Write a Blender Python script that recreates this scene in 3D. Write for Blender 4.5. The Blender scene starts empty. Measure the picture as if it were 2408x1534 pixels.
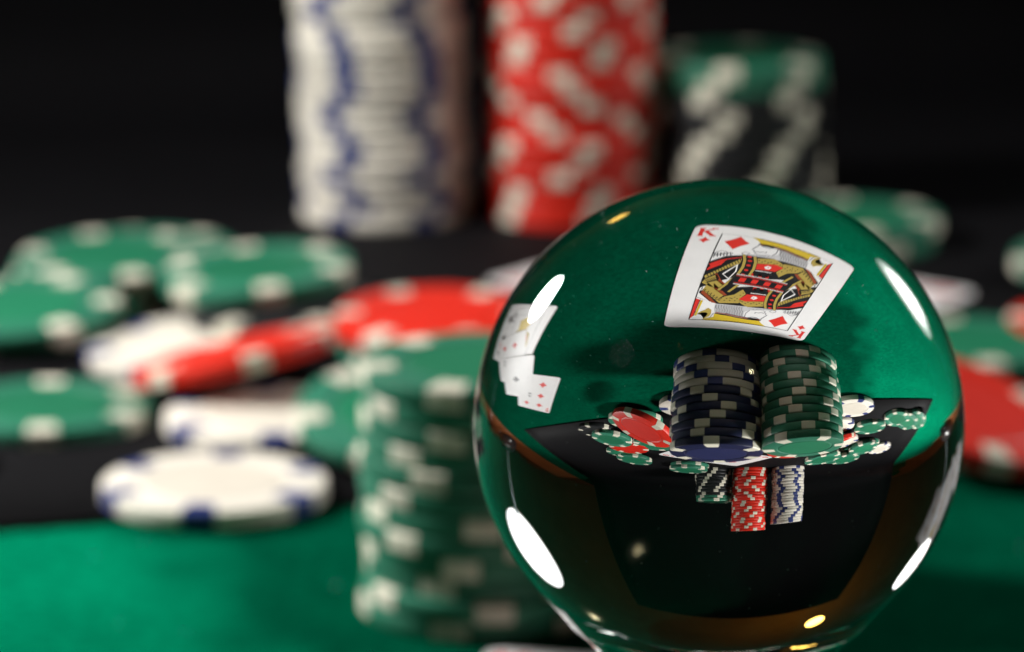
import bpy, bmesh, math, random
import numpy as np
from mathutils import Vector, Matrix

random.seed(11)
MM = 0.001
sc = bpy.context.scene
C = sc.collection

# ------------------------------------------------------------------ camera
BALL = (20.76, 379.7, 86.6)
BALL_R = 24.65
cam_d = bpy.data.cameras.new('camera')
cam = bpy.data.objects.new('camera', cam_d)
C.objects.link(cam)
cam.location = (0, 0, 189.28 * MM)
cam.rotation_euler = (math.radians(90 - 13.697), 0, 0)
cam_d.sensor_width = 36
cam_d.lens = 9190 / 2407 * 36
cam_d.clip_start = 0.01
cam_d.clip_end = 20
cam_d.dof.use_dof = True
cam_d.dof.focus_distance = 0.352
cam_d.dof.aperture_fstop = 33
sc.camera = cam

# ------------------------------------------------------------------ world (a dark room)
w = bpy.data.worlds.new('World')
sc.world = w
w.use_nodes = True
w.node_tree.nodes['Background'].inputs[0].default_value = (0.9, 0.95, 1.0, 1)
w.node_tree.nodes['Background'].inputs[1].default_value = 0.006

# ------------------------------------------------------------------ the two table lamps' light, and exposure
LAMPS = [  # head centre (mm), aim (mm), disc diameter (mm), watts, colour
    ((-372, 728, 298), (15, 625, 5), 132, 2.45, (1.0, 0.985, 0.965)),
    ((405, 798, 228), (30, 640, 10), 190, 0.42, (1.0, 0.985, 0.965)),
]
for i, (p, a, dia, wt, col) in enumerate(LAMPS):
    ld = bpy.data.lights.new('lamp_light', 'AREA')
    ld.shape = 'DISK'
    ld.size = dia * MM
    ld.energy = wt
    ld.color = col
    ld.spread = math.radians(122)
    # hotter in the middle of the reflector than at its rim
    ld.use_nodes = True
    lt = ld.node_tree
    em = [n for n in lt.nodes if n.type == 'EMISSION'][0]
    ge = lt.nodes.new('ShaderNodeNewGeometry')
    ds = lt.nodes.new('ShaderNodeVectorMath'); ds.operation = 'DISTANCE'
    lt.links.new(ge.outputs['Parametric'], ds.inputs[0])
    ds.inputs[1].default_value = (0.5, 0.5, 0.0)
    rm = lt.nodes.new('ShaderNodeMapRange'); rm.interpolation_type = 'SMOOTHSTEP'
    lt.links.new(ds.outputs['Value'], rm.inputs['Value'])
    rm.inputs['From Min'].default_value = 0.05; rm.inputs['From Max'].default_value = 0.5
    rm.inputs['To Min'].default_value = (1.4, 3.2)[i]; rm.inputs['To Max'].default_value = (0.75, 0.22)[i]
    lt.links.new(rm.outputs['Result'], em.inputs['Strength'])
    lo = bpy.data.objects.new('lamp_light', ld)
    C.objects.link(lo)
    lo.location = Vector(p) * MM
    lo.rotation_euler = (Vector(a) - Vector(p)).to_track_quat('-Z', 'Y').to_euler()

sc.view_settings.view_transform = 'Standard'
sc.view_settings.look = 'None'
sc.view_settings.exposure = 0
sc.view_settings.gamma = 1
sc.render.engine = 'CYCLES'
cy = sc.cycles
cy.max_bounces = 24
cy.transmission_bounces = 16
cy.glossy_bounces = 8
cy.diffuse_bounces = 4
cy.caustics_refractive = True
cy.caustics_reflective = False
cy.blur_glossy = 0.6
cy.sample_clamp_indirect = 6.0
cy.use_denoising = True
try:
    cy.denoiser = 'OPENIMAGEDENOISE'
except Exception:
    pass

# ------------------------------------------------------------------ helpers
def tag(o, label=None, cat=None, group=None, kind=None):
    if label: o['label'] = label
    if cat: o['category'] = cat
    if group: o['group'] = group
    if kind: o['kind'] = kind
    return o

def obj(name, me, parent=None, loc=None):
    o = bpy.data.objects.new(name, me)
    C.objects.link(o)
    if parent: o.parent = parent
    if loc: o.location = Vector(loc) * MM
    return o

def mesh(name, verts, faces, mats, idx=None, smooth=False):
    me = bpy.data.meshes.new(name)
    me.from_pydata([tuple(c * MM for c in v) for v in verts], [], faces)
    for m in (mats if isinstance(mats, (list, tuple)) else [mats]):
        me.materials.append(m)
    if idx is not None:
        for p, i in zip(me.polygons, idx): p.material_index = i
    if smooth:
        for p in me.polygons: p.use_smooth = True
    me.update()
    return me

def fix_normals(me):
    bm = bmesh.new(); bm.from_mesh(me)
    bmesh.ops.recalc_face_normals(bm, faces=bm.faces)
    bm.to_mesh(me); bm.free()

def lathe(name, prof, n, mat, closed_axis=True, smooth=True, sharp=None):
    """prof: list of (r,z); ends with r=0 become poles"""
    vs, fs, rings = [], [], []
    for r, z in prof:
        if r < 1e-6:
            rings.append([len(vs)]); vs.append((0, 0, z))
        else:
            rings.append(list(range(len(vs), len(vs) + n)))
            for k in range(n):
                a = 2 * math.pi * k / n
                vs.append((r * math.cos(a), r * math.sin(a), z))
    for A, B in zip(rings, rings[1:]):
        for k in range(n):
            k2 = (k + 1) % n
            if len(A) == 1 and len(B) == 1: continue
            if len(A) == 1: fs.append((A[0], B[k2], B[k]))
            elif len(B) == 1: fs.append((A[k], A[k2], B[0]))
            else: fs.append((A[k], A[k2], B[k2], B[k]))
    me = mesh(name, vs, fs, mat, smooth=smooth)
    fix_normals(me)
    if sharp: me.set_sharp_from_angle(angle=math.radians(sharp))
    return me

def principled(name, col, rough=0.5, spec=0.5, noise=None, bump=None, **kw):
    m = bpy.data.materials.new(name)
    m.use_nodes = True
    nt = m.node_tree
    b = nt.nodes['Principled BSDF']
    b.inputs['Base Color'].default_value = (*col, 1)
    b.inputs['Roughness'].default_value = rough
    b.inputs['Specular IOR Level'].default_value = spec
    for k, v in kw.items():
        b.inputs[k.replace('_', ' ')].default_value = v
    tc = None
    if noise or bump:
        tc = nt.nodes.new('ShaderNodeTexCoord')
    if noise:
        scale, amt = noise
        nz = nt.nodes.new('ShaderNodeTexNoise')
        nz.inputs['Scale'].default_value = scale
        nz.inputs['Detail'].default_value = 6
        nz.inputs['Roughness'].default_value = 0.65
        nt.links.new(tc.outputs['Object'], nz.inputs['Vector'])
        mr = nt.nodes.new('ShaderNodeMapRange')
        mr.inputs['From Min'].default_value = 0.25
        mr.inputs['From Max'].default_value = 0.75
        mr.inputs['To Min'].default_value = 1 - amt
        mr.inputs['To Max'].default_value = 1 + amt
        nt.links.new(nz.outputs['Fac'], mr.inputs['Value'])
        mx = nt.nodes.new('ShaderNodeVectorMath'); mx.operation = 'SCALE'
        mx.inputs[0].default_value = col
        nt.links.new(mr.outputs['Result'], mx.inputs['Scale'])
        nt.links.new(mx.outputs['Vector'], b.inputs['Base Color'])
    if bump:
        scale, dist = bump
        nb = nt.nodes.new('ShaderNodeTexNoise')
        nb.inputs['Scale'].default_value = scale
        nb.inputs['Detail'].default_value = 3
        nt.links.new(tc.outputs['Object'], nb.inputs['Vector'])
        bp = nt.nodes.new('ShaderNodeBump')
        bp.inputs['Distance'].default_value = dist
        bp.inputs['Strength'].default_value = 0.6
        nt.links.new(nb.outputs['Fac'], bp.inputs['Height'])
        nt.links.new(bp.outputs['Normal'], b.inputs['Normal'])
    return m

M = {}
def felt_material():
    m = principled('green_felt', (0.0, 0.19, 0.095), 1.0, 0.0, bump=(1800, 0.0004))
    t = m.node_tree; N = t.nodes; L = t.links
    bs = N['Principled BSDF']
    tc = N.new('ShaderNodeTexCoord')
    sep = N.new('ShaderNodeSeparateXYZ'); L.new(tc.outputs['Object'], sep.inputs[0])
    n1 = N.new('ShaderNodeTexNoise'); n1.inputs['Scale'].default_value = 38; n1.inputs['Detail'].default_value = 5
    L.new(tc.outputs['Object'], n1.inputs['Vector'])
    n2 = N.new('ShaderNodeTexNoise'); n2.inputs['Scale'].default_value = 420; n2.inputs['Detail'].default_value = 4
    L.new(tc.outputs['Object'], n2.inputs['Vector'])
    def math_(op, a, b):
        q = N.new('ShaderNodeMath'); q.operation = op
        for i, v in enumerate((a, b)):
            if isinstance(v, (int, float)): q.inputs[i].default_value = v
            else: L.new(v, q.inputs[i])
        return q.outputs[0]
    # felt colour turns darker to the right of a line at about x = -32 mm, a little slanted, with a ragged edge
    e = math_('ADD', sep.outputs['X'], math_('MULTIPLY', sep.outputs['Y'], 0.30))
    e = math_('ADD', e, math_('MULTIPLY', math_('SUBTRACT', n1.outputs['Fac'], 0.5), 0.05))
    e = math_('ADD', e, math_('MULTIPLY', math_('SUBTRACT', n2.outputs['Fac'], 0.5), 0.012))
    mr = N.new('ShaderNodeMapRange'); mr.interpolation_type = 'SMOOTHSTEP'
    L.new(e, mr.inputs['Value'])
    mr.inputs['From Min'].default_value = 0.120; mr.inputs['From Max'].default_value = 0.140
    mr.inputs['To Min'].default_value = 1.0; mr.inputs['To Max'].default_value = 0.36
    v = math_('ADD', 0.72, math_('MULTIPLY', n1.outputs['Fac'], 0.56))
    v = math_('MULTIPLY', v, math_('ADD', 0.45, math_('MULTIPLY', n2.outputs['Fac'], 1.10)))
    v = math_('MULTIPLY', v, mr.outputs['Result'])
    sc_ = N.new('ShaderNodeVectorMath'); sc_.operation = 'SCALE'
    sc_.inputs[0].default_value = (0.0004, 0.150, 0.072)
    L.new(v, sc_.inputs['Scale']); L.new(sc_.outputs['Vector'], bs.inputs['Base Color'])
    return m
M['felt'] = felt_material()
M['sheet'] = principled('black_card_sheet', (0.0043, 0.0041, 0.0049), 0.7, 0.08, noise=(30, 0.15), bump=(900, 0.0002))
M['wood'] = principled('red_brown_wood', (0.30, 0.085, 0.02), 0.45, 0.4, noise=(18, 0.35))
M['wall'] = principled('brown_wall', (0.36, 0.20, 0.07), 0.8, 0.2, noise=(3, 0.25))
M['black_plastic'] = principled('black_plastic', (0.02, 0.02, 0.022), 0.22, 0.5)
M['grey_metal'] = principled('grey_metal', (0.35, 0.37, 0.4), 0.3, 0.5, Metallic=0.9)
M['lamp_white'] = principled('lamp_inside', (0.8, 0.8, 0.8), 0.4, 0.5)
M['chip_green'] = principled('chip_green', (0.030, 0.172, 0.104), 0.42, 0.28, noise=(160, 0.12), bump=(2500, 0.0001))
M['chip_green_in'] = principled('chip_green_inlay', (0.012, 0.150, 0.072), 0.5, 0.28, noise=(160, 0.1))
M['chip_white'] = principled('chip_white', (0.68, 0.635, 0.55), 0.42, 0.28, noise=(160, 0.05), bump=(2500, 0.0001))
M['chip_white_in'] = principled('chip_white_inlay', (0.66, 0.605, 0.51), 0.5, 0.28, noise=(160, 0.05))
M['chip_red'] = principled('chip_red', (0.62, 0.022, 0.010), 0.42, 0.28, noise=(160, 0.08), bump=(2500, 0.0001))
M['chip_red_in'] = principled('chip_red_inlay', (0.58, 0.018, 0.008), 0.5, 0.28, noise=(160, 0.08))
M['chip_blue'] = principled('chip_blue', (0.015, 0.019, 0.062), 0.42, 0.28, noise=(160, 0.12), bump=(2500, 0.0001))
M['chip_blue_in'] = principled('chip_blue_inlay', (0.017, 0.022, 0.085), 0.5, 0.28, noise=(160, 0.1))
M['chip_black'] = principled('chip_black', (0.012, 0.013, 0.014), 0.42, 0.28, noise=(160, 0.12), bump=(2500, 0.0001))
M['chip_black_in'] = principled('chip_black_inlay', (0.010, 0.011, 0.012), 0.5, 0.28)
M['spot_cream'] = principled('spot_cream', (0.66, 0.63, 0.51), 0.42, 0.28, noise=(200, 0.06))
M['spot_blue'] = principled('spot_blue', (0.028, 0.042, 0.16), 0.42, 0.28, noise=(200, 0.06))
for k_ in list(M):
    if k_.startswith(('chip_', 'spot_')):
        t_ = M[k_].node_tree
        bs_ = t_.nodes['Principled BSDF']
        oi_ = t_.nodes.new('ShaderNodeObjectInfo')
        mr_ = t_.nodes.new('ShaderNodeMapRange')
        mr_.inputs['To Min'].default_value = 0.80; mr_.inputs['To Max'].default_value = 1.10
        t_.links.new(oi_.outputs['Random'], mr_.inputs['Value'])
        vm_ = t_.nodes.new('ShaderNodeVectorMath'); vm_.operation = 'SCALE'
        if bs_.inputs['Base Color'].links:
            t_.links.new(bs_.inputs['Base Color'].links[0].from_socket, vm_.inputs[0])
        else:
            vm_.inputs[0].default_value = bs_.inputs['Base Color'].default_value[:3]
        t_.links.new(mr_.outputs['Result'], vm_.inputs['Scale'])
        t_.links.new(vm_.outputs['Vector'], bs_.inputs['Base Color'])
M['card'] = principled('card_white', (0.79, 0.775, 0.765), 0.36, 0.45, noise=(90, 0.05), bump=(1600, 0.00006))
M['ink_red'] = principled('ink_red', (0.66, 0.03, 0.022), 0.4, 0.4)
M['ink_black'] = principled('ink_black', (0.010, 0.010, 0.012), 0.4, 0.4)
M['ink_yellow'] = principled('ink_yellow', (0.62, 0.44, 0.03), 0.4, 0.4)
M['ink_gold'] = principled('ink_gold', (0.42, 0.31, 0.07), 0.4, 0.4)
M['ink_grey'] = principled('ink_grey', (0.22, 0.22, 0.24), 0.4, 0.4)
M['ink_pale'] = principled('ink_pale_grey', (0.56, 0.55, 0.56), 0.4, 0.4)
M['ink_brown'] = principled('ink_brown', (0.30, 0.055, 0.02), 0.4, 0.4)
M['ink_white'] = principled('ink_white', (0.80, 0.78, 0.76), 0.4, 0.4)

g = bpy.data.materials.new('clear_glass'); g.use_nodes = True
nt = g.node_tree; nt.nodes.clear()
out = nt.nodes.new('ShaderNodeOutputMaterial'); gl = nt.nodes.new('ShaderNodeBsdfGlass')
gl.inputs['IOR'].default_value = 1.44; gl.inputs['Roughness'].default_value = 0.0
gl.inputs['Color'].default_value = (0.985, 0.99, 0.988, 1)
nt.links.new(gl.outputs[0], out.inputs[0])
M['glass'] = g

def emission(name, col, s):
    m = bpy.data.materials.new(name); m.use_nodes = True
    n_ = m.node_tree; n_.nodes.clear()
    o_ = n_.nodes.new('ShaderNodeOutputMaterial'); e_ = n_.nodes.new('ShaderNodeEmission')
    e_.inputs[0].default_value = (*col, 1); e_.inputs[1].default_value = s
    n_.links.new(e_.outputs[0], o_.inputs[0]); return m
M['globe'] = emission('warm_lampshade_glow', (1.0, 0.78, 0.30), 1.0)
M['bulb'] = emission('warm_bulb_glow', (1.0, 0.85, 0.5), 80.0)

# ------------------------------------------------------------------ setting
ZF = -0.7   # top of the felt; the black sheet's top is z = 0
# felt cloth with a wavy left edge
vs, fs = [], []
NX, NY = 50, 60
for j in range(NY + 1):
    y = -250 + (1220 + 250) * j / NY
    xl = -330 + 26 * math.sin(y * 0.021) + 16 * math.sin(y * 0.047 + 1.3)
    xr = 366 - 0.05 * max(0, y - 700)
    for i in range(NX + 1):
        t = i / NX
        x = xl + (xr - xl) * t
        z = ZF + (3.0 * max(0, 1 - t * 22) ** 2 * (0.6 + 0.6 * math.sin(y * 0.05)))
        vs.append((x, y, z))
for j in range(NY):
    for i in range(NX):
        a = j * (NX + 1) + i
        fs.append((a, a + 1, a + NX + 2, a + NX + 1))
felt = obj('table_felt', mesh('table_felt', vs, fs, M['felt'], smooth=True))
tag(felt, 'green felt cloth spread over the table', kind='structure')
def box_mesh(name, x0, x1, y0, y1, z0, z1, mat, bev=0):
    me = mesh(name, [(x0,y0,z0),(x1,y0,z0),(x1,y1,z0),(x0,y1,z0),(x0,y0,z1),(x1,y0,z1),(x1,y1,z1),(x0,y1,z1)],
              [(0,3,2,1),(4,5,6,7),(0,1,5,4),(1,2,6,5),(2,3,7,6),(3,0,4,7)], mat)
    if bev:
        bm = bmesh.new(); bm.from_mesh(me)
        bmesh.ops.bevel(bm, geom=bm.edges[:], offset=bev * MM, segments=3, affect='EDGES')
        bm.to_mesh(me); bm.free()
    return me
tt = obj('table_top', box_mesh('table_top', -520, 480, -260, 1260, -32, -2.2, M['wood'], 6))
tag(tt, 'red brown wooden table top under the felt', kind='structure')
wl = obj('wall', box_mesh('wall', -3000, 3000, 2100, 2160, -750, 1900, M['wall']))
tag(wl, 'dim brown wall far behind the black sheet', kind='structure')

# black sheet: lies on the felt, folds up into an upright backdrop
NA, NB = Vector((-165, 612, 0)), Vector((276, 726, 0))
BA, BB = Vector((-253, 972, 0)), Vector((290, 1106, 0))
TA, TB = Vector((-200, 992, 300)), Vector((238, 1098, 318))
rows = []
back = Vector((-0.24, 0.97, 0)).normalized()
fold = 28
for t in np.linspace(0, 1, 7):
    rows.append((NA.lerp(BA - back * fold, t), NB.lerp(BB - back * fold, t)))
for k in range(1, 7):
    a = math.pi / 2 * k / 6
    off = back * (-fold + fold * math.sin(a)) + Vector((0, 0, fold * (1 - math.cos(a))))
    rows.append((BA + off, BB + off))
for t in np.linspace(0.15, 1, 5):
    rows.append(((BA + Vector((0, 0, fold))).lerp(TA, t), (BB + Vector((0, 0, fold))).lerp(TB, t)))
vs, fs = [], []
NXs = 12
for A, B in rows:
    for i in range(NXs + 1): vs.append(tuple(A.lerp(B, i / NXs)))
for j in range(len(rows) - 1):
    for i in range(NXs):
        a = j * (NXs + 1) + i
        fs.append((a, a + 1, a + NXs + 2, a + NXs + 1))
me = mesh('backdrop_sheet', vs, fs, M['sheet'], smooth=True)
bm = bmesh.new(); bm.from_mesh(me)
bmesh.ops.recalc_face_normals(bm, faces=bm.faces)
bmesh.ops.solidify(bm, geom=bm.faces[:], thickness=0.5 * MM)
bm.to_mesh(me); bm.free()
for v in me.vertices: v.co.z -= 0.0
bk = obj('backdrop_sheet', me)
tag(bk, 'black sheet lying under the chips and folded up as backdrop', kind='structure')

# ------------------------------------------------------------------ table lamps (seen only in the glass ball)
def desk_lamp(base, head, aim, dia, label):
    t = bpy.data.objects.new('desk_lamp', None); C.objects.link(t)
    t.location = Vector((base[0], base[1], -2.2)) * MM
    tag(t, label, 'lamp', 'desk lamps either side of the set')
    def rel(p): return Vector(p) - Vector((base[0], base[1], -2.2))
    obj('base', lathe('base', [(0, 0), (40, 0), (42, 3), (39, 12), (30, 20), (16, 25), (0, 27)], 32, M['black_plastic']), t)
    d = (Vector(aim) - Vector(head)).normalized()
    pole_top = rel(head) - d * 34
    b = Vector((0, 0, 24)); vv = pole_top - b
    q = vv.to_track_quat('Z', 'Y')
    po = obj('pole', lathe('pole', [(0, 0), (5, 0), (5, vv.length), (0, vv.length)], 16, M['grey_metal'], sharp=40), t)
    po.location = b * MM; po.rotation_euler = q.to_euler()
    r = dia / 2
    sh = obj('shade', lathe('shade', [(r + 3, 3), (r + 1, -2), (r * 0.85, -18), (r * 0.5, -32), (0, -38), (0, -36), (r * 0.48, -30), (r * 0.82, -17), (r - 1, -2), (r + 1, 3), (r + 3, 3)], 48, M['black_plastic']), t)
    sh.location = rel(head) * MM
    sh.rotation_euler = d.to_track_quat('Z', 'Y').to_euler()
    return t
desk_lamp((-345, 715), LAMPS[0][0], LAMPS[0][1], 132, 'round black desk lamp left of the chips, seen in the glass ball')
desk_lamp((432, 806), LAMPS[1][0], LAMPS[1][1], 190, 'round black desk lamp right of the chips, seen in the glass ball')

# ceiling lamp behind the camera (reflected as the round yellow glow in the ball)
cl = bpy.data.objects.new('ceiling_lamp', None); C.objects.link(cl)
cl.location = Vector((286, -610, 887)) * MM
tag(cl, 'round warm ceiling lamp reflected as a yellow disc in the ball', 'lamp')
dirv = (Vector(BALL) - Vector((286, -610, 887))).normalized()
q = dirv.to_track_quat('Z', 'Y').to_euler()
s_ = obj('shade', lathe('shade', [(0, 0), (48, 0), (48, -6), (0, -6)], 40, M['black_plastic'], sharp=40), cl); s_.rotation_euler = q
b_ = obj('bulb', lathe('bulb', [(0, 32)] + [(17 * math.cos(math.radians(a)), 17 + 15 * math.sin(math.radians(a))) for a in range(80, -90, -10)] + [(0, 2)], 40, M['bulb']), cl); b_.rotation_euler = q

# warm globe lamp behind and above the black sheet (the yellow streak low on the ball's right edge)
M['globe2'] = emission('yellow_globe_glow', (1.0, 0.60, 0.11), 9.0)
gl_ = bpy.data.objects.new('globe_lamp', None); C.objects.link(gl_)
gl_.location = Vector((-395, 1670, 745)) * MM
tag(gl_, 'yellow globe lamp behind the black sheet, a streak in the ball', 'lamp')
obj('globe', lathe('globe', [(0, 52)] + [(52 * math.cos(math.radians(a)), 52 * math.sin(math.radians(a))) for a in range(80, -90, -10)] + [(0, -52)], 32, M['globe2']), gl_)
obj('cord', lathe('cord', [(0, 52), (3, 52), (3, 1100), (0, 1100)], 10, M['black_plastic'], sharp=40), gl_)

# ------------------------------------------------------------------ glass ball on its foot: one solid piece of glass
prof = [(0, BALL_R)]
for k in range(1, 61):
    a = math.radians(90 - k * 2.2)
    prof.append((BALL_R * math.cos(a), BALL_R * math.sin(a)))
r0, z0 = prof[-1]                       # about -42 degrees
neck = [(15.2, -20.3), (13.4, -21.9), (12.2, -23.6), (11.5, -25.6), (11.2, -28), (11.3, -32), (12, -40), (13.5, -50), (16, -60), (19.5, -69), (23, -76), (25.5, -81), (26.5, -84), (26.6, -86), (26, -87.2), (0, -87.2)]
p0 = prof[-1]
prof += [q_ for q_ in neck]
ball = obj('glass_ball', lathe('glass_ball', prof, 160, M['glass'], sharp=None), loc=BALL)
ball.data.set_sharp_from_angle(angle=math.radians(50))
tag(ball, 'clear glass ball on a glass neck showing the table upside down', 'glass ball')

# ------------------------------------------------------------------ poker chips
CR, CT = 19.5, 3.3
def chip_body(mat):
    h = CT / 2
    prof = [(0, h - 0.12), (12.6, h - 0.12), (12.9, h - 0.3), (13.3, h), (18.9, h), (19.3, h - 0.15), (19.5, h - 0.5)]
    full = prof + [(r, -z) for r, z in reversed(prof)]
    return lathe('chip_body', full, 48, mat, sharp=35)
def chip_inlay(mat):
    h = CT / 2
    vs, fs = [], []
    for s in (1, -1):
        b = len(vs)
        for k in range(40):
            a = 2 * math.pi * k / 40
            vs.append((12.2 * math.cos(a), 12.2 * math.sin(a), s * (h - 0.05)))
        f = list(range(b, b + 40)); fs.append(f if s > 0 else f[::-1])
        for k in range(40):
            a = 2 * math.pi * k / 40
            vs.append((12.5 * math.cos(a), 12.5 * math.sin(a), s * (h - 0.2)))
        for k in range(40):
            k2 = (k + 1) % 40
            fs.append((b + k, b + 40 + k, b + 40 + k2, b + k2))
    return mesh('inlay', vs, fs, mat)
def chip_spot(mat, deg=8.7):
    h = CT / 2 + 0.03
    half = math.radians(deg)
    prof = [(14.3, h), (18.95, h), (19.36, h - 0.16), (19.56, h - 0.5)]
    prof = prof + [(r, -z) for r, z in reversed(prof)]
    n = 5; vs, fs = [], []
    m_ = len(prof)
    for k in range(n + 1):
        a = -half + 2 * half * k / n
        for r, z in prof: vs.append((r * math.cos(a), r * math.sin(a), z))
    for k in range(n):
        for i in range(m_):
            i2 = (i + 1) % m_
            fs.append((k * m_ + i, k * m_ + i2, (k + 1) * m_ + i2, (k + 1) * m_ + i))
    fs.append(tuple(range(m_))[::-1]); fs.append(tuple(range(n * m_, n * m_ + m_)))
    me = mesh('edge_spot', vs, fs, mat); fix_normals(me); return me
SPOT = {'cream': chip_spot(M['spot_cream']), 'blue': chip_spot(M['spot_blue']), 'narrow': chip_spot(M['spot_cream'], 7.2)}
CHIP = {}
for c_, s_ in (('green', 'cream'), ('white', 'blue'), ('red', 'narrow'), ('blue', 'cream'), ('black', 'narrow')):
    CHIP[c_] = (chip_body(M['chip_' + c_]), chip_inlay(M['chip_' + c_ + '_in']), SPOT[s_])
def chip(col, x, y, z, label, group=None, rot=0.0, rx=0.0, ry=0.0):
    """z = centre height in mm; rot = spin, rx = far side up, ry = right side down (degrees)"""
    t = bpy.data.objects.new('poker_chip', None); C.objects.link(t)
    tag(t, label, 'poker chip', group)
    R = Matrix.Rotation(math.radians(rx), 4, 'X') @ Matrix.Rotation(math.radians(ry), 4, 'Y') @ Matrix.Rotation(math.radians(rot), 4, 'Z')
    t.matrix_world = Matrix.Translation(Vector((x, y, z)) * MM) @ R
    b, i, s = CHIP[col]
    obj('body', b, t)
    obj('inlay', i, t)
    for k in range(6):
        o = obj('edge_spot', s, t); o.rotation_euler = (0, 0, math.radians(60 * k))
    return t
ORD = ['bottom', 'second', 'third', 'fourth', 'fifth', 'sixth', 'seventh', 'eighth', 'ninth', 'tenth', 'eleventh', 'twelfth', 'thirteenth',
       'fourteenth', 'fifteenth', 'sixteenth', 'seventeenth', 'eighteenth', 'nineteenth', 'twentieth', 'twenty-first', 'twenty-second', 'twenty-third', 'twenty-fourth']
def stack(cols, x, y, z, where, group, rots, jit=0.35, lean=(0, 0)):
    n = len(cols)
    for k, c_ in enumerate(cols):
        spot = 'blue' if c_ == 'white' else 'cream'
        if k == 0: pos = 'bottom chip'
        elif k == n - 1: pos = 'topmost chip'
        else: pos = ORD[k] + ' from the bottom'
        chip(c_, x + random.uniform(-jit, jit) + lean[0] * k, y + random.uniform(-jit, jit) + lean[1] * k, z + CT / 2 + 0.06 + k * (CT + 0.07),
             f'{c_} chip, {pos} of {where}', group, rots[k])
def walk(start, steps):
    out = [start]
    for s in steps: out.append(out[-1] + s)
    return out
# near stacks standing on the felt
gr = walk(-104, [17, -34, 20, 31, -22, -37, 14, 44, 19, -26, 33])
stack(['green'] * 12, -4.2, 591.5, ZF, 'the green stack left of the ball', 'green stack beside the ball', [a + random.uniform(-8, 8) for a in gr], 0.6)
br = [-84, -99, -58, -72, -91, -70, -86, -104, -95, -78, -69, -88]
stack(['white'] * 5 + ['blue'] * 7, 33.3, 601.0, ZF, 'the mixed stack behind the ball', 'blue and white stack behind the ball', br, 0.6)
# tall stacks on the black sheet
wr = walk(-60, [14, -6, -13, 10, 5, -7, -9, 7, 9, -6, 4, -4, -7, -12, 8, 10, 11, 9, -2, 8])
stack(['white'] * 20, -29.0, 885.5, 0, 'the tall white stack', 'tall white stack', [a for a in wr], 0.45, (-0.1, 0.02))
rr = walk(-76, [3, 5, 31, 12, 9, -26, -10, 34, -11, -8, 27, 4, 36, 11, -29, 9, 28, 2, -24, 10, 31])
stack(['red'] * 22, 13.3, 886.5, 0, 'the tall red stack', 'tall red stack', rr, 0.45, (0.02, 0))
kr = walk(-100, [7, 10, 9, 9, 8, 9, 9, -22, 8, 12, 30])
stack(['black'] * 9 + ['green'] * 2, 53.2, 888.5, 0, 'the short black and green stack', 'black and green stack', kr[:11], 0.7, (-0.05, 0))

# ------------------------------------------------------------------ loose chips, left heap
GL = 'loose chips heaped left of the stacks'
GR = 'loose chips heaped right of the stacks'
h2 = CT / 2
chip('white', -51.5, 650.5, h2 + .05, 'white chip with blue spots lying flat at the front of the heap', GL, rot=-94)
chip('white', -44.5, 696, h2 + .05, 'white chip with blue spots lying under the tilted red chip', GL, rot=-84)
chip('green', -86.5, 702, h2 + .05, 'green chip lying flat at the left edge of the picture', GL, rot=-86)
chip('red', -52.5, 719, 8.2, 'red chip tilted edge-on in the middle of the left heap', GL, rot=-74, rx=-7, ry=-12)
chip('white', -64, 745, 2.9, 'white chip with blue spots leaning behind the tilted red chip', GL, rot=-50, rx=2, ry=-3)
chip('black', -46, 764, 6.3, 'black chip with cream spots under a green chip in left heap', GL, rot=-62, rx=1, ry=-2)
chip('green', -52, 778, 10.6, 'green chip resting on the black chip in the left heap', GL, rot=-78, rx=2, ry=-4)
chip('green', -84, 800, 8.4, 'green chip on top of the pile at upper left', GL, rot=-70, rx=3, ry=-1)
chip('green', -98, 762, 6.6, 'green chip sloping down in front of the upper left pile', GL, rot=-57, rx=5, ry=-2)
chip('green', -93, 792, h2 + .05, 'green chip at the bottom of the upper left pile', GL, rot=-20)
chip('green', -86, 806, 4.95, 'green chip in the middle of the upper left pile', GL, rot=-35)
chip('green', -104, 768, h2 + .05, 'green chip half hidden under the sloping green chip', GL, rot=-33)
chip('green', -80, 837, h2 + .05, 'green chip lying farthest back behind the upper left pile', GL, rot=-11)
chip('green', -19.5, 678, 7.0, 'green chip leaning just behind the green stack', GL, rot=-108, rx=12, ry=3)
chip('green', -15, 752, h2 + .05, 'green chip lying under the red chip behind the green stack', GL, rot=-15)
chip('white', -13, 749, 4.95, 'white chip sandwiched under the red chip behind green stack', GL, rot=-42)
chip('red', -15.5, 746, 8.6, 'red chip lying behind the green stack left of ball', GL, rot=-65, rx=3, ry=-1)
chip('white', -134, 786, 3.6, 'white chip at the far left end, seen only through the ball', GL, rot=-40, rx=4)
chip('green', -113, 668, 3.4, 'green chip nearest the big left chips, seen through the ball', GL, rot=-50, rx=2, ry=5)
chip('green', -131, 668, 5.2, 'middle green chip of the leaning row seen through the ball', GL, rot=-20, rx=5, ry=9)
chip('green', -147, 659, 6.5, 'outermost green chip of the leaning row seen through the ball', GL, rot=-75, rx=7, ry=10)
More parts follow.
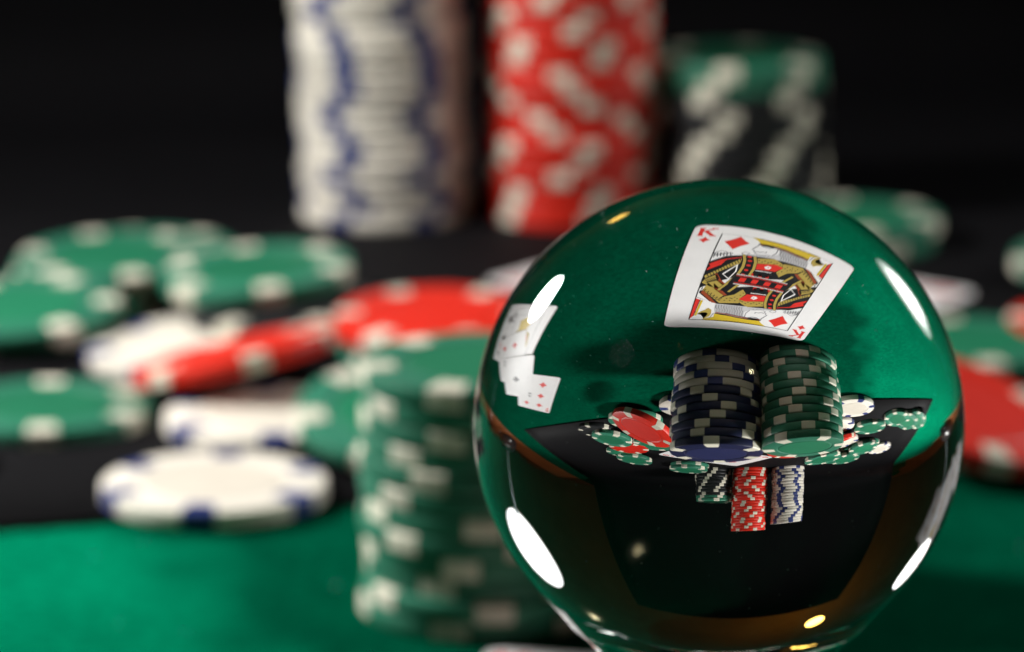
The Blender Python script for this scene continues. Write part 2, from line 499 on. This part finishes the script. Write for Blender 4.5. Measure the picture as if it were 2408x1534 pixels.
# right heap
chip('white', 50, 655, h2 + .05, 'white chip with blue spots behind the mixed stack, in the ball', GR, rot=-60)
chip('red', 76, 637, 19, 'big red chip propped up on the heap at the right edge', GR, rot=-78, rx=10, ry=17)
chip('green', 90, 672, 4.96, 'green chip lying under the propped up red chip', GR, rot=-40)
chip('black', 136, 712, h2 + .05, 'black chip with cream spots at the right end of heap', GR, rot=-80)
chip('green', 124, 722, 5.6, 'green chip overlapping the black chip in the right heap', GR, rot=-64, rx=3, ry=3)
chip('green', 90, 749, 2.4, 'green chip lying behind the big red chip', GR, rot=-82, rx=1)
chip('red', 119, 763, 2.9, 'red chip mostly covered by green chips at right', GR, rot=-70, rx=2)
chip('green', 133, 795, h2 + .05, 'lower green chip of the far right pair', GR, rot=-80)
chip('green', 126, 812, 4.6, 'upper green chip of the far right pair', GR, rot=-50, rx=3, ry=2)
chip('green', 75, 853.5, h2 + .05, 'lower green chip of the pair right of black stack', GR, rot=-63)
chip('green', 76.5, 855, 4.96, 'upper green chip of the pair right of black stack', GR, rot=-85)

# ------------------------------------------------------------------ playing cards
CW, CH, TH = 57.0, 88.0, 0.3
def card_mesh():
    r = 3.2; pts = []
    for cx, cy, a0 in ((CW/2-r, CH/2-r, 0), (-CW/2+r, CH/2-r, 90), (-CW/2+r, -CH/2+r, 180), (CW/2-r, -CH/2+r, 270)):
        for k in range(6):
            a = math.radians(a0 + 18 * k); pts.append((cx + r * math.cos(a), cy + r * math.sin(a)))
    n = len(pts)
    vs = [(x, y, TH) for x, y in pts] + [(x, y, 0) for x, y in pts]
    fs = [tuple(range(n)), tuple(range(2 * n - 1, n - 1, -1))]
    fs += [(i, n + i, n + (i + 1) % n, (i + 1) % n) for i in range(n)]
    return mesh('card_stock', vs, fs, M['card'])
CARD = card_mesh()
INKS = ['ink_red', 'ink_black', 'ink_yellow', 'ink_gold', 'ink_grey', 'ink_pale', 'ink_brown', 'ink_white']
class Print:
    """flat printed shapes (mm, card coordinates) gathered into one mesh"""
    def __init__(s): s.v, s.f, s.i = [], [], []; s.z = TH + 0.02
    def layer(s): s.z += 0.006
    def poly(s, pts, ink):
        a = sum(pts[i][0] * pts[(i+1) % len(pts)][1] - pts[(i+1) % len(pts)][0] * pts[i][1] for i in range(len(pts)))
        if a < 0: pts = pts[::-1]
        b = len(s.v); s.v += [(x, y, s.z) for x, y in pts]
        s.f.append(tuple(range(b, b + len(pts)))); s.i.append(INKS.index(ink))
    def stroke(s, pts, wd, ink, closed=False):
        P = [Vector(p) for p in pts]
        if closed: P.append(P[0])
        L, Rr = [], []
        for i, p in enumerate(P):
            d = (P[min(i+1, len(P)-1)] - P[max(i-1, 0)])
            if d.length < 1e-6: d = Vector((1, 0))
            d.normalize(); nrm = Vector((-d.y, d.x)) * wd / 2
            L.append(p + nrm); Rr.append(p - nrm)
        for i in range(len(P) - 1):
            s.poly([tuple(L[i]), tuple(L[i+1]), tuple(Rr[i+1]), tuple(Rr[i])], ink)
    def disc(s, x, y, r, ink, n=14):
        s.poly([(x + r * math.cos(6.2832 * k / n), y + r * math.sin(6.2832 * k / n)) for k in range(n)], ink)
    def build(s, name, parent):
        me = mesh(name, s.v, s.f, [M[k] for k in INKS], s.i)
        return obj(name, me, parent)
def rot180(pts): return [(-x, -y) for x, y in pts]
def diamond_pts(x, y, w_, h_):
    o = []
    C4 = [(0, h_), (w_, 0), (0, -h_), (-w_, 0)]
    for k in range(4):
        a, b = C4[k], C4[(k+1) % 4]
        for t in (0, .25, .5, .75):
            px, py = a[0] + (b[0]-a[0])*t, a[1] + (b[1]-a[1])*t
            s_ = 1 - 0.22 * math.sin(math.pi * t)
            o.append((x + px * s_, y + py * s_))
    return o
def pip(P, suit, x, y, size, flip=False):
    f = -1 if flip else 1
    if suit == 'diamond':
        P.poly(diamond_pts(x, y, size * 0.78, size), 'ink_red')
    elif suit == 'club':
        r = size * 0.43
        for dx, dy in ((0, .5), (-.5, -.15), (.5, -.15)): P.disc(x + dx * size, y + f * dy * size, r, 'ink_black')
        P.poly([(x - .12*size, y), (x + .12*size, y), (x + .35*size, y - f*size), (x - .35*size, y - f*size)], 'ink_black')
        P.z += 0.002
    else:
        P.poly([(x, y + f*size), (x + .8*size, y - f*.15*size), (x + .75*size, y - f*.5*size), (x + .35*size, y - f*.6*size), (x, y - f*.35*size),
                (x - .35*size, y - f*.6*size), (x - .75*size, y - f*.5*size), (x - .8*size, y - f*.15*size)], 'ink_black')
        P.poly([(x - .1*size, y - f*.3*size), (x + .1*size, y - f*.3*size), (x + .32*size, y - f*size), (x - .32*size, y - f*size)], 'ink_black')
GLYPH = {
 'K': [[(-.36, .5), (-.36, -.5)], [(.34, .5), (-.3, -.02)], [(-.12, .1), (.36, -.5)], [(-.52, .5), (-.18, .5)], [(-.52, -.5), (-.18, -.5)], [(.16, .5), (.5, .5)], [(.18, -.5), (.54, -.5)]],
 'A': [[(-.4, -.5), (0, .5)], [(0, .5), (.4, -.5)], [(-.24, -.14), (.24, -.14)], [(-.55, -.5), (-.25, -.5)], [(.25, -.5), (.55, -.5)]],
 '6': [[(.3, .42), (0, .5), (-.25, .3), (-.34, 0), (-.32, -.28), (-.1, -.5), (.15, -.5), (.34, -.3), (.34, -.08), (.12, .1), (-.1, .08), (-.33, -.1)]],
 '7': [[(-.35, .36), (-.35, .5), (.36, .5), (.05, 0), (-.08, -.5)]],
 '5': [[(.32, .5), (-.26, .5), (-.3, .04), (-.02, .14), (.26, .02), (.34, -.2), (.2, -.45), (-.08, -.52), (-.34, -.4)]],
 'Q': [[(0, .5), (-.3, .34), (-.38, 0), (-.3, -.34), (0, -.5), (.3, -.34), (.38, 0), (.3, .34), (0, .5)], [(.05, -.2), (.42, -.58)]],
}
def index(parent, ch, suit, cx=-24.2, cy=37.6, s=5.6):
    ink = 'ink_red' if suit == 'diamond' else 'ink_black'
    for f in (1, -1):
        P = Print()
        for st in GLYPH[ch]:
            heavy = (st == GLYPH[ch][0] and ch != 'A') or (ch in 'KA' and st == GLYPH[ch][2 if ch == 'K' else 1])
            pts = [(f * (cx + x * s * .85), f * (cy + y * s)) for x, y in st]
            P.stroke(pts, (1.35 if heavy else .7), ink); P.z += 0.001
        P.build('index_letter', parent)
        P = Print(); pip(P, suit, f * cx, f * (cy - 7.0), 2.5, f < 0); P.build('index_pip', parent)
def card(x, y, z, deg, label, group=None, rx=0, ry=0):
    t = bpy.data.objects.new('playing_card', None); C.objects.link(t)
    tag(t, label, 'playing card', group)
    t.location = Vector((x, y, z)) * MM
    t.rotation_euler = (math.radians(rx), math.radians(ry), math.radians(deg))
    obj('card_stock', CARD, t)
    return t

# --- king of diamonds: the court figure is drawn on a grid taken over into card millimetres
FX, FY = 19.3, 36.7
SRC = [(835, 280), (1815, 540), (1370, 1250), (440, 1145)]
DST = [(-FX, FY), (FX, FY), (FX, -FY), (-FX, -FY)]
A_ = []; b_v = []
for (u, v), (X, Y) in zip(SRC, DST):
    A_.append([u, v, 1, 0, 0, 0, -u * X, -v * X]); b_v.append(X)
    A_.append([0, 0, 0, u, v, 1, -u * Y, -v * Y]); b_v.append(Y)
Hm = np.append(np.linalg.solve(np.array(A_, float), np.array(b_v, float)), 1).reshape(3, 3)
def T(*pts):
    o = []
    for u, v in pts:
        tt_ = max(0.0, min(1.0, (u - 835) / 980)); v = v + 20 * (1 - (2 * tt_ - 1) ** 2) * max(0.0, min(1.0, (640 - v) / 200))
        q_ = Hm @ np.array([u, v, 1.0]); x, y = q_[0] / q_[2], q_[1] / q_[2]
        o.append((max(-FX, min(FX, x)), max(-FY, min(FY, y))))
    return o
def king_figure(parent):
    P = Print()
    def both(fn):
        for f in (0, 1): fn((lambda p: p) if f == 0 else rot180)
    def poly(ink, *pts):
        q_ = T(*pts); P.poly(q_, ink); P.poly(rot180(q_), ink)
    def line(ink, wd, *pts):
        q_ = T(*pts); P.stroke(q_, wd, ink); P.stroke(rot180(q_), wd, ink)
    def dot(ink, r, *pts):
        for p in T(*pts):
            P.disc(p[0], p[1], r, ink, 8); P.disc(-p[0], -p[1], r, ink, 8)
    # robe ground
    poly('ink_black', (690, 590), (850, 552), (1000, 552), (1150, 572), (1270, 588), (1400, 622), (1540, 655), (1680, 740), (1640, 800), (1090, 800), (900, 780), (580, 850), (610, 765), (650, 690))
    P.layer()
    poly('ink_red', (675, 615), (800, 588), (990, 572), (990, 580), (860, 592), (700, 640))
    poly('ink_red', (655, 668), (700, 640), (845, 600), (800, 640), (720, 664), (660, 680))
    poly('ink_gold', (625, 735), (760, 690), (990, 590), (985, 620), (960, 650), (830, 690), (740, 725), (640, 760))
    poly('ink_gold', (640, 770), (760, 735), (760, 800), (820, 850), (760, 880), (680, 850), (600, 800))
    poly('ink_brown', (735, 730), (760, 728), (790, 800), (835, 845), (800, 850), (750, 800))
    poly('ink_gold', (1120, 592), (1290, 592), (1340, 640), (1520, 660), (1540, 690), (1460, 720), (1380, 730), (1300, 775), (1280, 730), (1350, 680), (1290, 655), (1115, 645))
    poly('ink_gold', (1540, 690), (1590, 760), (1620, 800), (1560, 860), (1520, 800), (1470, 730))
    poly('ink_brown', (1440, 730), (1470, 728), (1530, 800), (1520, 850), (1480, 790))
    poly('ink_red', (1090, 650), (1290, 655), (1350, 682), (1270, 726), (1100, 706))
    poly('ink_brown', (1545, 660), (1580, 675), (1640, 780), (1615, 800))
    P.layer()
    poly('ink_white', (800, 735), (955, 648), (935, 720), (855, 795))
    poly('ink_white', (1595, 688), (1680, 745), (1655, 785))
    for u in range(660, 980, 26):
        v = 745 - (u - 640) * 0.42
        line('ink_black', .32, (u, v - 16), (u + 16, v + 22))
    for k in range(7):
        u = 640 + 18 * k
        line('ink_black', .35, (u, 778 - 4 * k), (u + 22, 800 - 4 * k), (u - 4, 812 - 2 * k))
    for k in range(6):
        line('ink_black', .35, (1500 + 20 * k, 690 + 22 * k), (1545 + 16 * k, 700 + 22 * k), (1520 + 18 * k, 725 + 20 * k))
    for k in range(9):
        dot('ink_black', .33, (1140 + 26 * k, 618 + 4 * k + (8 if k % 2 else -6)), (1340 + 22 * k, 672 + 3 * k + (12 if k % 2 else -8)))
    dot('ink_black', .3, (1330, 720), (1380, 705), (1420, 700), (1300, 740))
    poly('ink_white', (1180, 682), (1215, 668), (1245, 686), (1220, 706), (1190, 702))
    # vertical band
    band = [(1060, 556), (1062, 620), (1040, 690), (1000, 750), (950, 800), (880, 850), (800, 905)]
    q_ = T(*band)
    P.stroke(q_, 4.9, 'ink_black'); P.stroke(rot180(q_), 4.9, 'ink_black')
    P.layer()
    poly('ink_black', (815, 742), (938, 667), (920, 722), (856, 783))
    poly('ink_red', (1205, 684), (1222, 682), (1218, 694))
    for off in (-47, 47):
        bb = [(u + off, v + off * .25) for u, v in band]
        q_ = T(*bb)
        P.stroke(q_, .95, 'ink_gold'); P.stroke(rot180(q_), .95, 'ink_gold')
    dot('ink_red', .78, (1062, 572), (1060, 618), (1043, 665), (1020, 712), (988, 756), (950, 795))
    # belt
    line('ink_white', .5, (1098, 718), (1240, 738))
    poly('ink_black', (1095, 722), (1240, 742), (1200, 785), (1075, 765))
    poly('ink_red', (1065, 745), (1090, 748), (1082, 785), (1058, 780))
    poly('ink_red', (1125, 752), (1155, 756), (1150, 790), (1120, 785))
    poly('ink_red', (1190, 762), (1218, 766), (1208, 795), (1182, 792))
    # middle of the belt, shared by both halves
    P.layer()
    P.poly([(-10.5, -4.4), (9.2, -4.4), (10.5, 4.4), (-9.2, 4.4)], 'ink_black')
    P.layer()
    for f in (1, -1):
        P.stroke([(-9.0 * f, 4.0 * f), (8.8 * f, 4.0 * f)], .5, 'ink_white')
        P.stroke([(-9.0 * f, 2.9 * f), (8.8 * f, 2.9 * f)], .5, 'ink_red')
    for x in (-6.4, -2.2, 2.2, 6.4):
        P.poly([(x - 1.2, -1.7), (x + .9, -1.7), (x + 1.2, 1.7), (x - .9, 1.7)], 'ink_red')
    # collar and beard
    P.layer()
    poly('ink_pale', (1060, 545), (1250, 548), (1262, 580), (1150, 574), (1020, 548))
    # hair
    poly('ink_pale', (1335, 462), (1400, 478), (1540, 530), (1580, 560), (1575, 610), (1548, 655), (1490, 640), (1400, 622), (1290, 598), (1252, 575), (1256, 552), (1320, 535))
    for k in range(11):
        u = 1335 + 22 * k
        line('ink_grey', .3, (u, 468 + 8 * k), (u + 10, 500 + 7 * k), (u - 6, 535 + 6 * k), (u + 4, 570 + 5 * k), (u - 8, 598 + 5 * k))
    for k in range(5):
        line('ink_grey', .25, (1060 + 36 * k, 546), (1090 + 36 * k, 558), (1075 + 36 * k, 570))
    # crown
    poly('ink_yellow', (1112, 326), (1180, 338), (1250, 348), (1420, 395), (1560, 440), (1718, 492), (1690, 520), (1600, 515), (1585, 552), (1500, 522), (1400, 472), (1290, 432), (1175, 412), (1152, 376))
    P.layer()
    line('ink_black', .7, (1165, 414), (1290, 436), (1400, 476), (1500, 525), (1582, 556))
    line('ink_brown', .6, (1165, 424), (1285, 447), (1395, 487), (1495, 536), (1572, 564))
    line('ink_black', .3, (1168, 432), (1285, 456), (1390, 495), (1490, 543))
    for k in range(10):
        line('ink_black', .5, (1175 + 52 * k, 358 + 15 * k), (1196 + 52 * k, 348 + 15 * k), (1215 + 52 * k, 366 + 15 * k))
    # face
    line('ink_grey', .35, (1160, 412), (1152, 435), (1120, 458), (1088, 484), (1108, 492), (1100, 505), (1118, 516), (1108, 528), (1130, 540))
    line('ink_black', .8, (1178, 436), (1220, 432), (1288, 450))
    line('ink_grey', .6, (1190, 446), (1240, 462), (1280, 458))
    line('ink_grey', .4, (1120, 505), (1150, 518), (1180, 512), (1205, 522), (1215, 508))
    line('ink_grey', .3, (1320, 470), (1300, 520), (1258, 552))
    line('ink_grey', .3, (995, 525), (1030, 512), (1065, 528), (1040, 545), (1000, 540), (995, 525))
    # hand
    for k in range(5):
        line('ink_grey', .3, (735 + 30 * k, 545), (748 + 30 * k, 500 + 3 * k), (775 + 30 * k, 512), (770 + 30 * k, 550))
    line('ink_grey', .3, (728, 548), (760, 500), (810, 485), (850, 500), (870, 525), (915, 520), (900, 540))
    line('ink_grey', .3, (735, 530), (860, 525))
    # sceptre head and the red border at the side
    poly('ink_gold', (1600, 600), (1612, 560), (1640, 530), (1690, 520), (1700, 560), (1730, 580), (1690, 600), (1650, 610), (1620, 625))
    poly('ink_grey', (1640, 560), (1690, 520), (1700, 560), (1730, 580), (1680, 588), (1650, 580))
    line('ink_grey', .3, (1590, 560), (1640, 510), (1715, 505))
    poly('ink_red', (1768, 566), (1816, 545), (1700, 738), (1662, 715))
    line('ink_yellow', .8, (1750, 566), (1650, 708))
    line('ink_black', .25, (1768, 566), (1662, 716))
    P.build('king_figure', parent)
    P = Print(); P.z += 0.07
    P.stroke([(-FX, -FY), (-FX, FY), (FX, FY), (FX, -FY)], .34, 'ink_black')
    P.stroke([(FX, -FY), (-FX, -FY)], .34, 'ink_black')
    P.build('court_frame', parent)
    for f in (1, -1):
        P = Print(); P.z += 0.05
        q_ = T((1003, 328), (1040, 382), (1075, 412), (990, 442), (915, 478), (885, 428), (845, 382), (925, 362))
        P.poly(q_ if f > 0 else rot180(q_), 'ink_red')
        P.build('pip', parent)
k = card(14.9, 520.7, ZF + .05, 167.5, 'king of diamonds card lying on the felt behind the ball')
king_figure(k)
index(k, 'K', 'diamond', cx=-23.9, cy=37.6, s=6.6)

# --- fan of cards on the felt, out at the right (shows in the ball's left side)
GF = 'cards fanned out on the felt at right'
def pips(parent, suit, spots, size=6.0):
    for x, y in spots:
        P = Print(); pip(P, suit, x, y, size, y < -1); P.build('pip', parent)
c5 = card(163, 492, ZF + .05, 124, 'card with black pips at the outer end of the fan', GF)
pips(c5, 'spade', [(-11, 27), (11, 27), (-11, 0), (11, 0), (-11, -27), (11, -27), (0, 14)]); index(c5, '7', 'spade')
c4 = card(149, 514, ZF + .40, 133, 'card with a framed figure, second from outer end of fan', GF)
P = Print(); P.stroke([(-19, -36), (-19, 36), (19, 36), (19, -36)], .5, 'ink_black'); P.stroke([(19, -36), (-19, -36)], .5, 'ink_black'); P.build('court_frame', c4)
P = Print()
for f in (1, -1):
    for a, b_, ink in (([(-16, 0), (16, 0), (13, 14), (4, 18), (-8, 17), (-15, 9)], 0, 'ink_gold'), ([(-7, 17), (6, 18), (9, 28), (0, 33), (-8, 29)], 0, 'ink_yellow'), ([(-13, 2), (-3, 2), (-5, 15), (-12, 9)], 1, 'ink_black'), ([(3, 4), (13, 4), (10, 12)], 1, 'ink_red')):
        P.z = TH + .03 + .008 * b_
        P.poly([(f * x, f * y) for x, y in a], ink)
P.build('queen_figure', c4); index(c4, 'Q', 'spade')
c3 = card(176, 531, ZF + .75, 152, 'middle card of the fan showing a red diamond pip', GF)
pips(c3, 'diamond', [(-11, 26), (11, 26), (-11, -26), (11, -26), (0, 0)]); index(c3, '5', 'diamond')
c1_ = card(176.1, 614.9, ZF + .05, 144.4, 'card with red diamond pips at the fan end nearest the chips', GF)
pips(c1_, 'diamond', [(-11, 26), (11, 26), (-11, 0), (11, 0), (-11, -26), (11, -26)], 6.8); index(c1_, '6', 'diamond')
c2_ = card(183.1, 568.7, ZF + 1.15, 149, 'card with one club in its middle, on top of the fan', GF)
pips(c2_, 'club', [(0, 0)], 6.6); index(c2_, 'A', 'club')
# --- two cards on the black sheet behind the heaps
r2 = card(32, 801.5, .1, -62 + 90 - 0.5 - 0, 'pale card with its corner showing behind the red chip', 'cards under the far chips')
r2.rotation_euler[2] = math.radians(28)
pips(r2, 'diamond', [(-11, 26), (11, 26), (0, 0), (-11, -26), (11, -26)]); index(r2, '5', 'diamond')
r1 = card(46, 805, 1.2, 52, 'pale card with its corner pointing right behind the ball', 'cards under the far chips')
pips(r1, 'diamond', [(-11, 26), (11, 26), (-11, -26), (11, -26)]); index(r1, '6', 'diamond')

# ------------------------------------------------------------------ lint on the felt and dust on the glass
def specks(name, pts, mat, parent=None):
    vs, fs = [], []
    for p, n_, r in pts:
        n_ = Vector(n_).normalized(); a = n_.orthogonal().normalized(); b = n_.cross(a)
        el = random.uniform(.5, 1.6); th = random.uniform(0, 6.28)
        a, b = a * math.cos(th) + b * math.sin(th), b * math.cos(th) - a * math.sin(th)
        k0 = len(vs)
        for q_ in (a * r * el, b * r, a * -r * el, b * -r, n_ * r * .5):
            vs.append(tuple(Vector(p) + q_))
        fs += [(k0, k0 + 1, k0 + 4), (k0 + 1, k0 + 2, k0 + 4), (k0 + 2, k0 + 3, k0 + 4), (k0 + 3, k0, k0 + 4)]
    o = obj(name, mesh(name, vs, fs, mat), parent); o['kind'] = 'stuff'; return o
M['dust'] = principled('pale_dust', (0.7, 0.7, 0.68), 0.9, 0.1)
L_ = []
for k_ in range(150):
    x, y = random.uniform(-150, 230), random.uniform(420, 640)
    L_.append(((x, y, ZF + .1), (0, 0, 1), random.choice((.12, .15, .2, .35))))
o = specks('lint', L_, M['dust'])
tag(o, 'pale lint specks scattered on the green felt')
L_ = []
while len(L_) < 200:
    d = Vector((random.gauss(0, 1), random.gauss(0, 1), random.gauss(0, 1))).normalized()
    if d.y > 0.1 or d.z < -0.6: continue
    L_.append((d * (BALL_R + .01), d, random.choice((.03, .04, .05, .07))))
specks('dust', L_, M['dust'], ball)
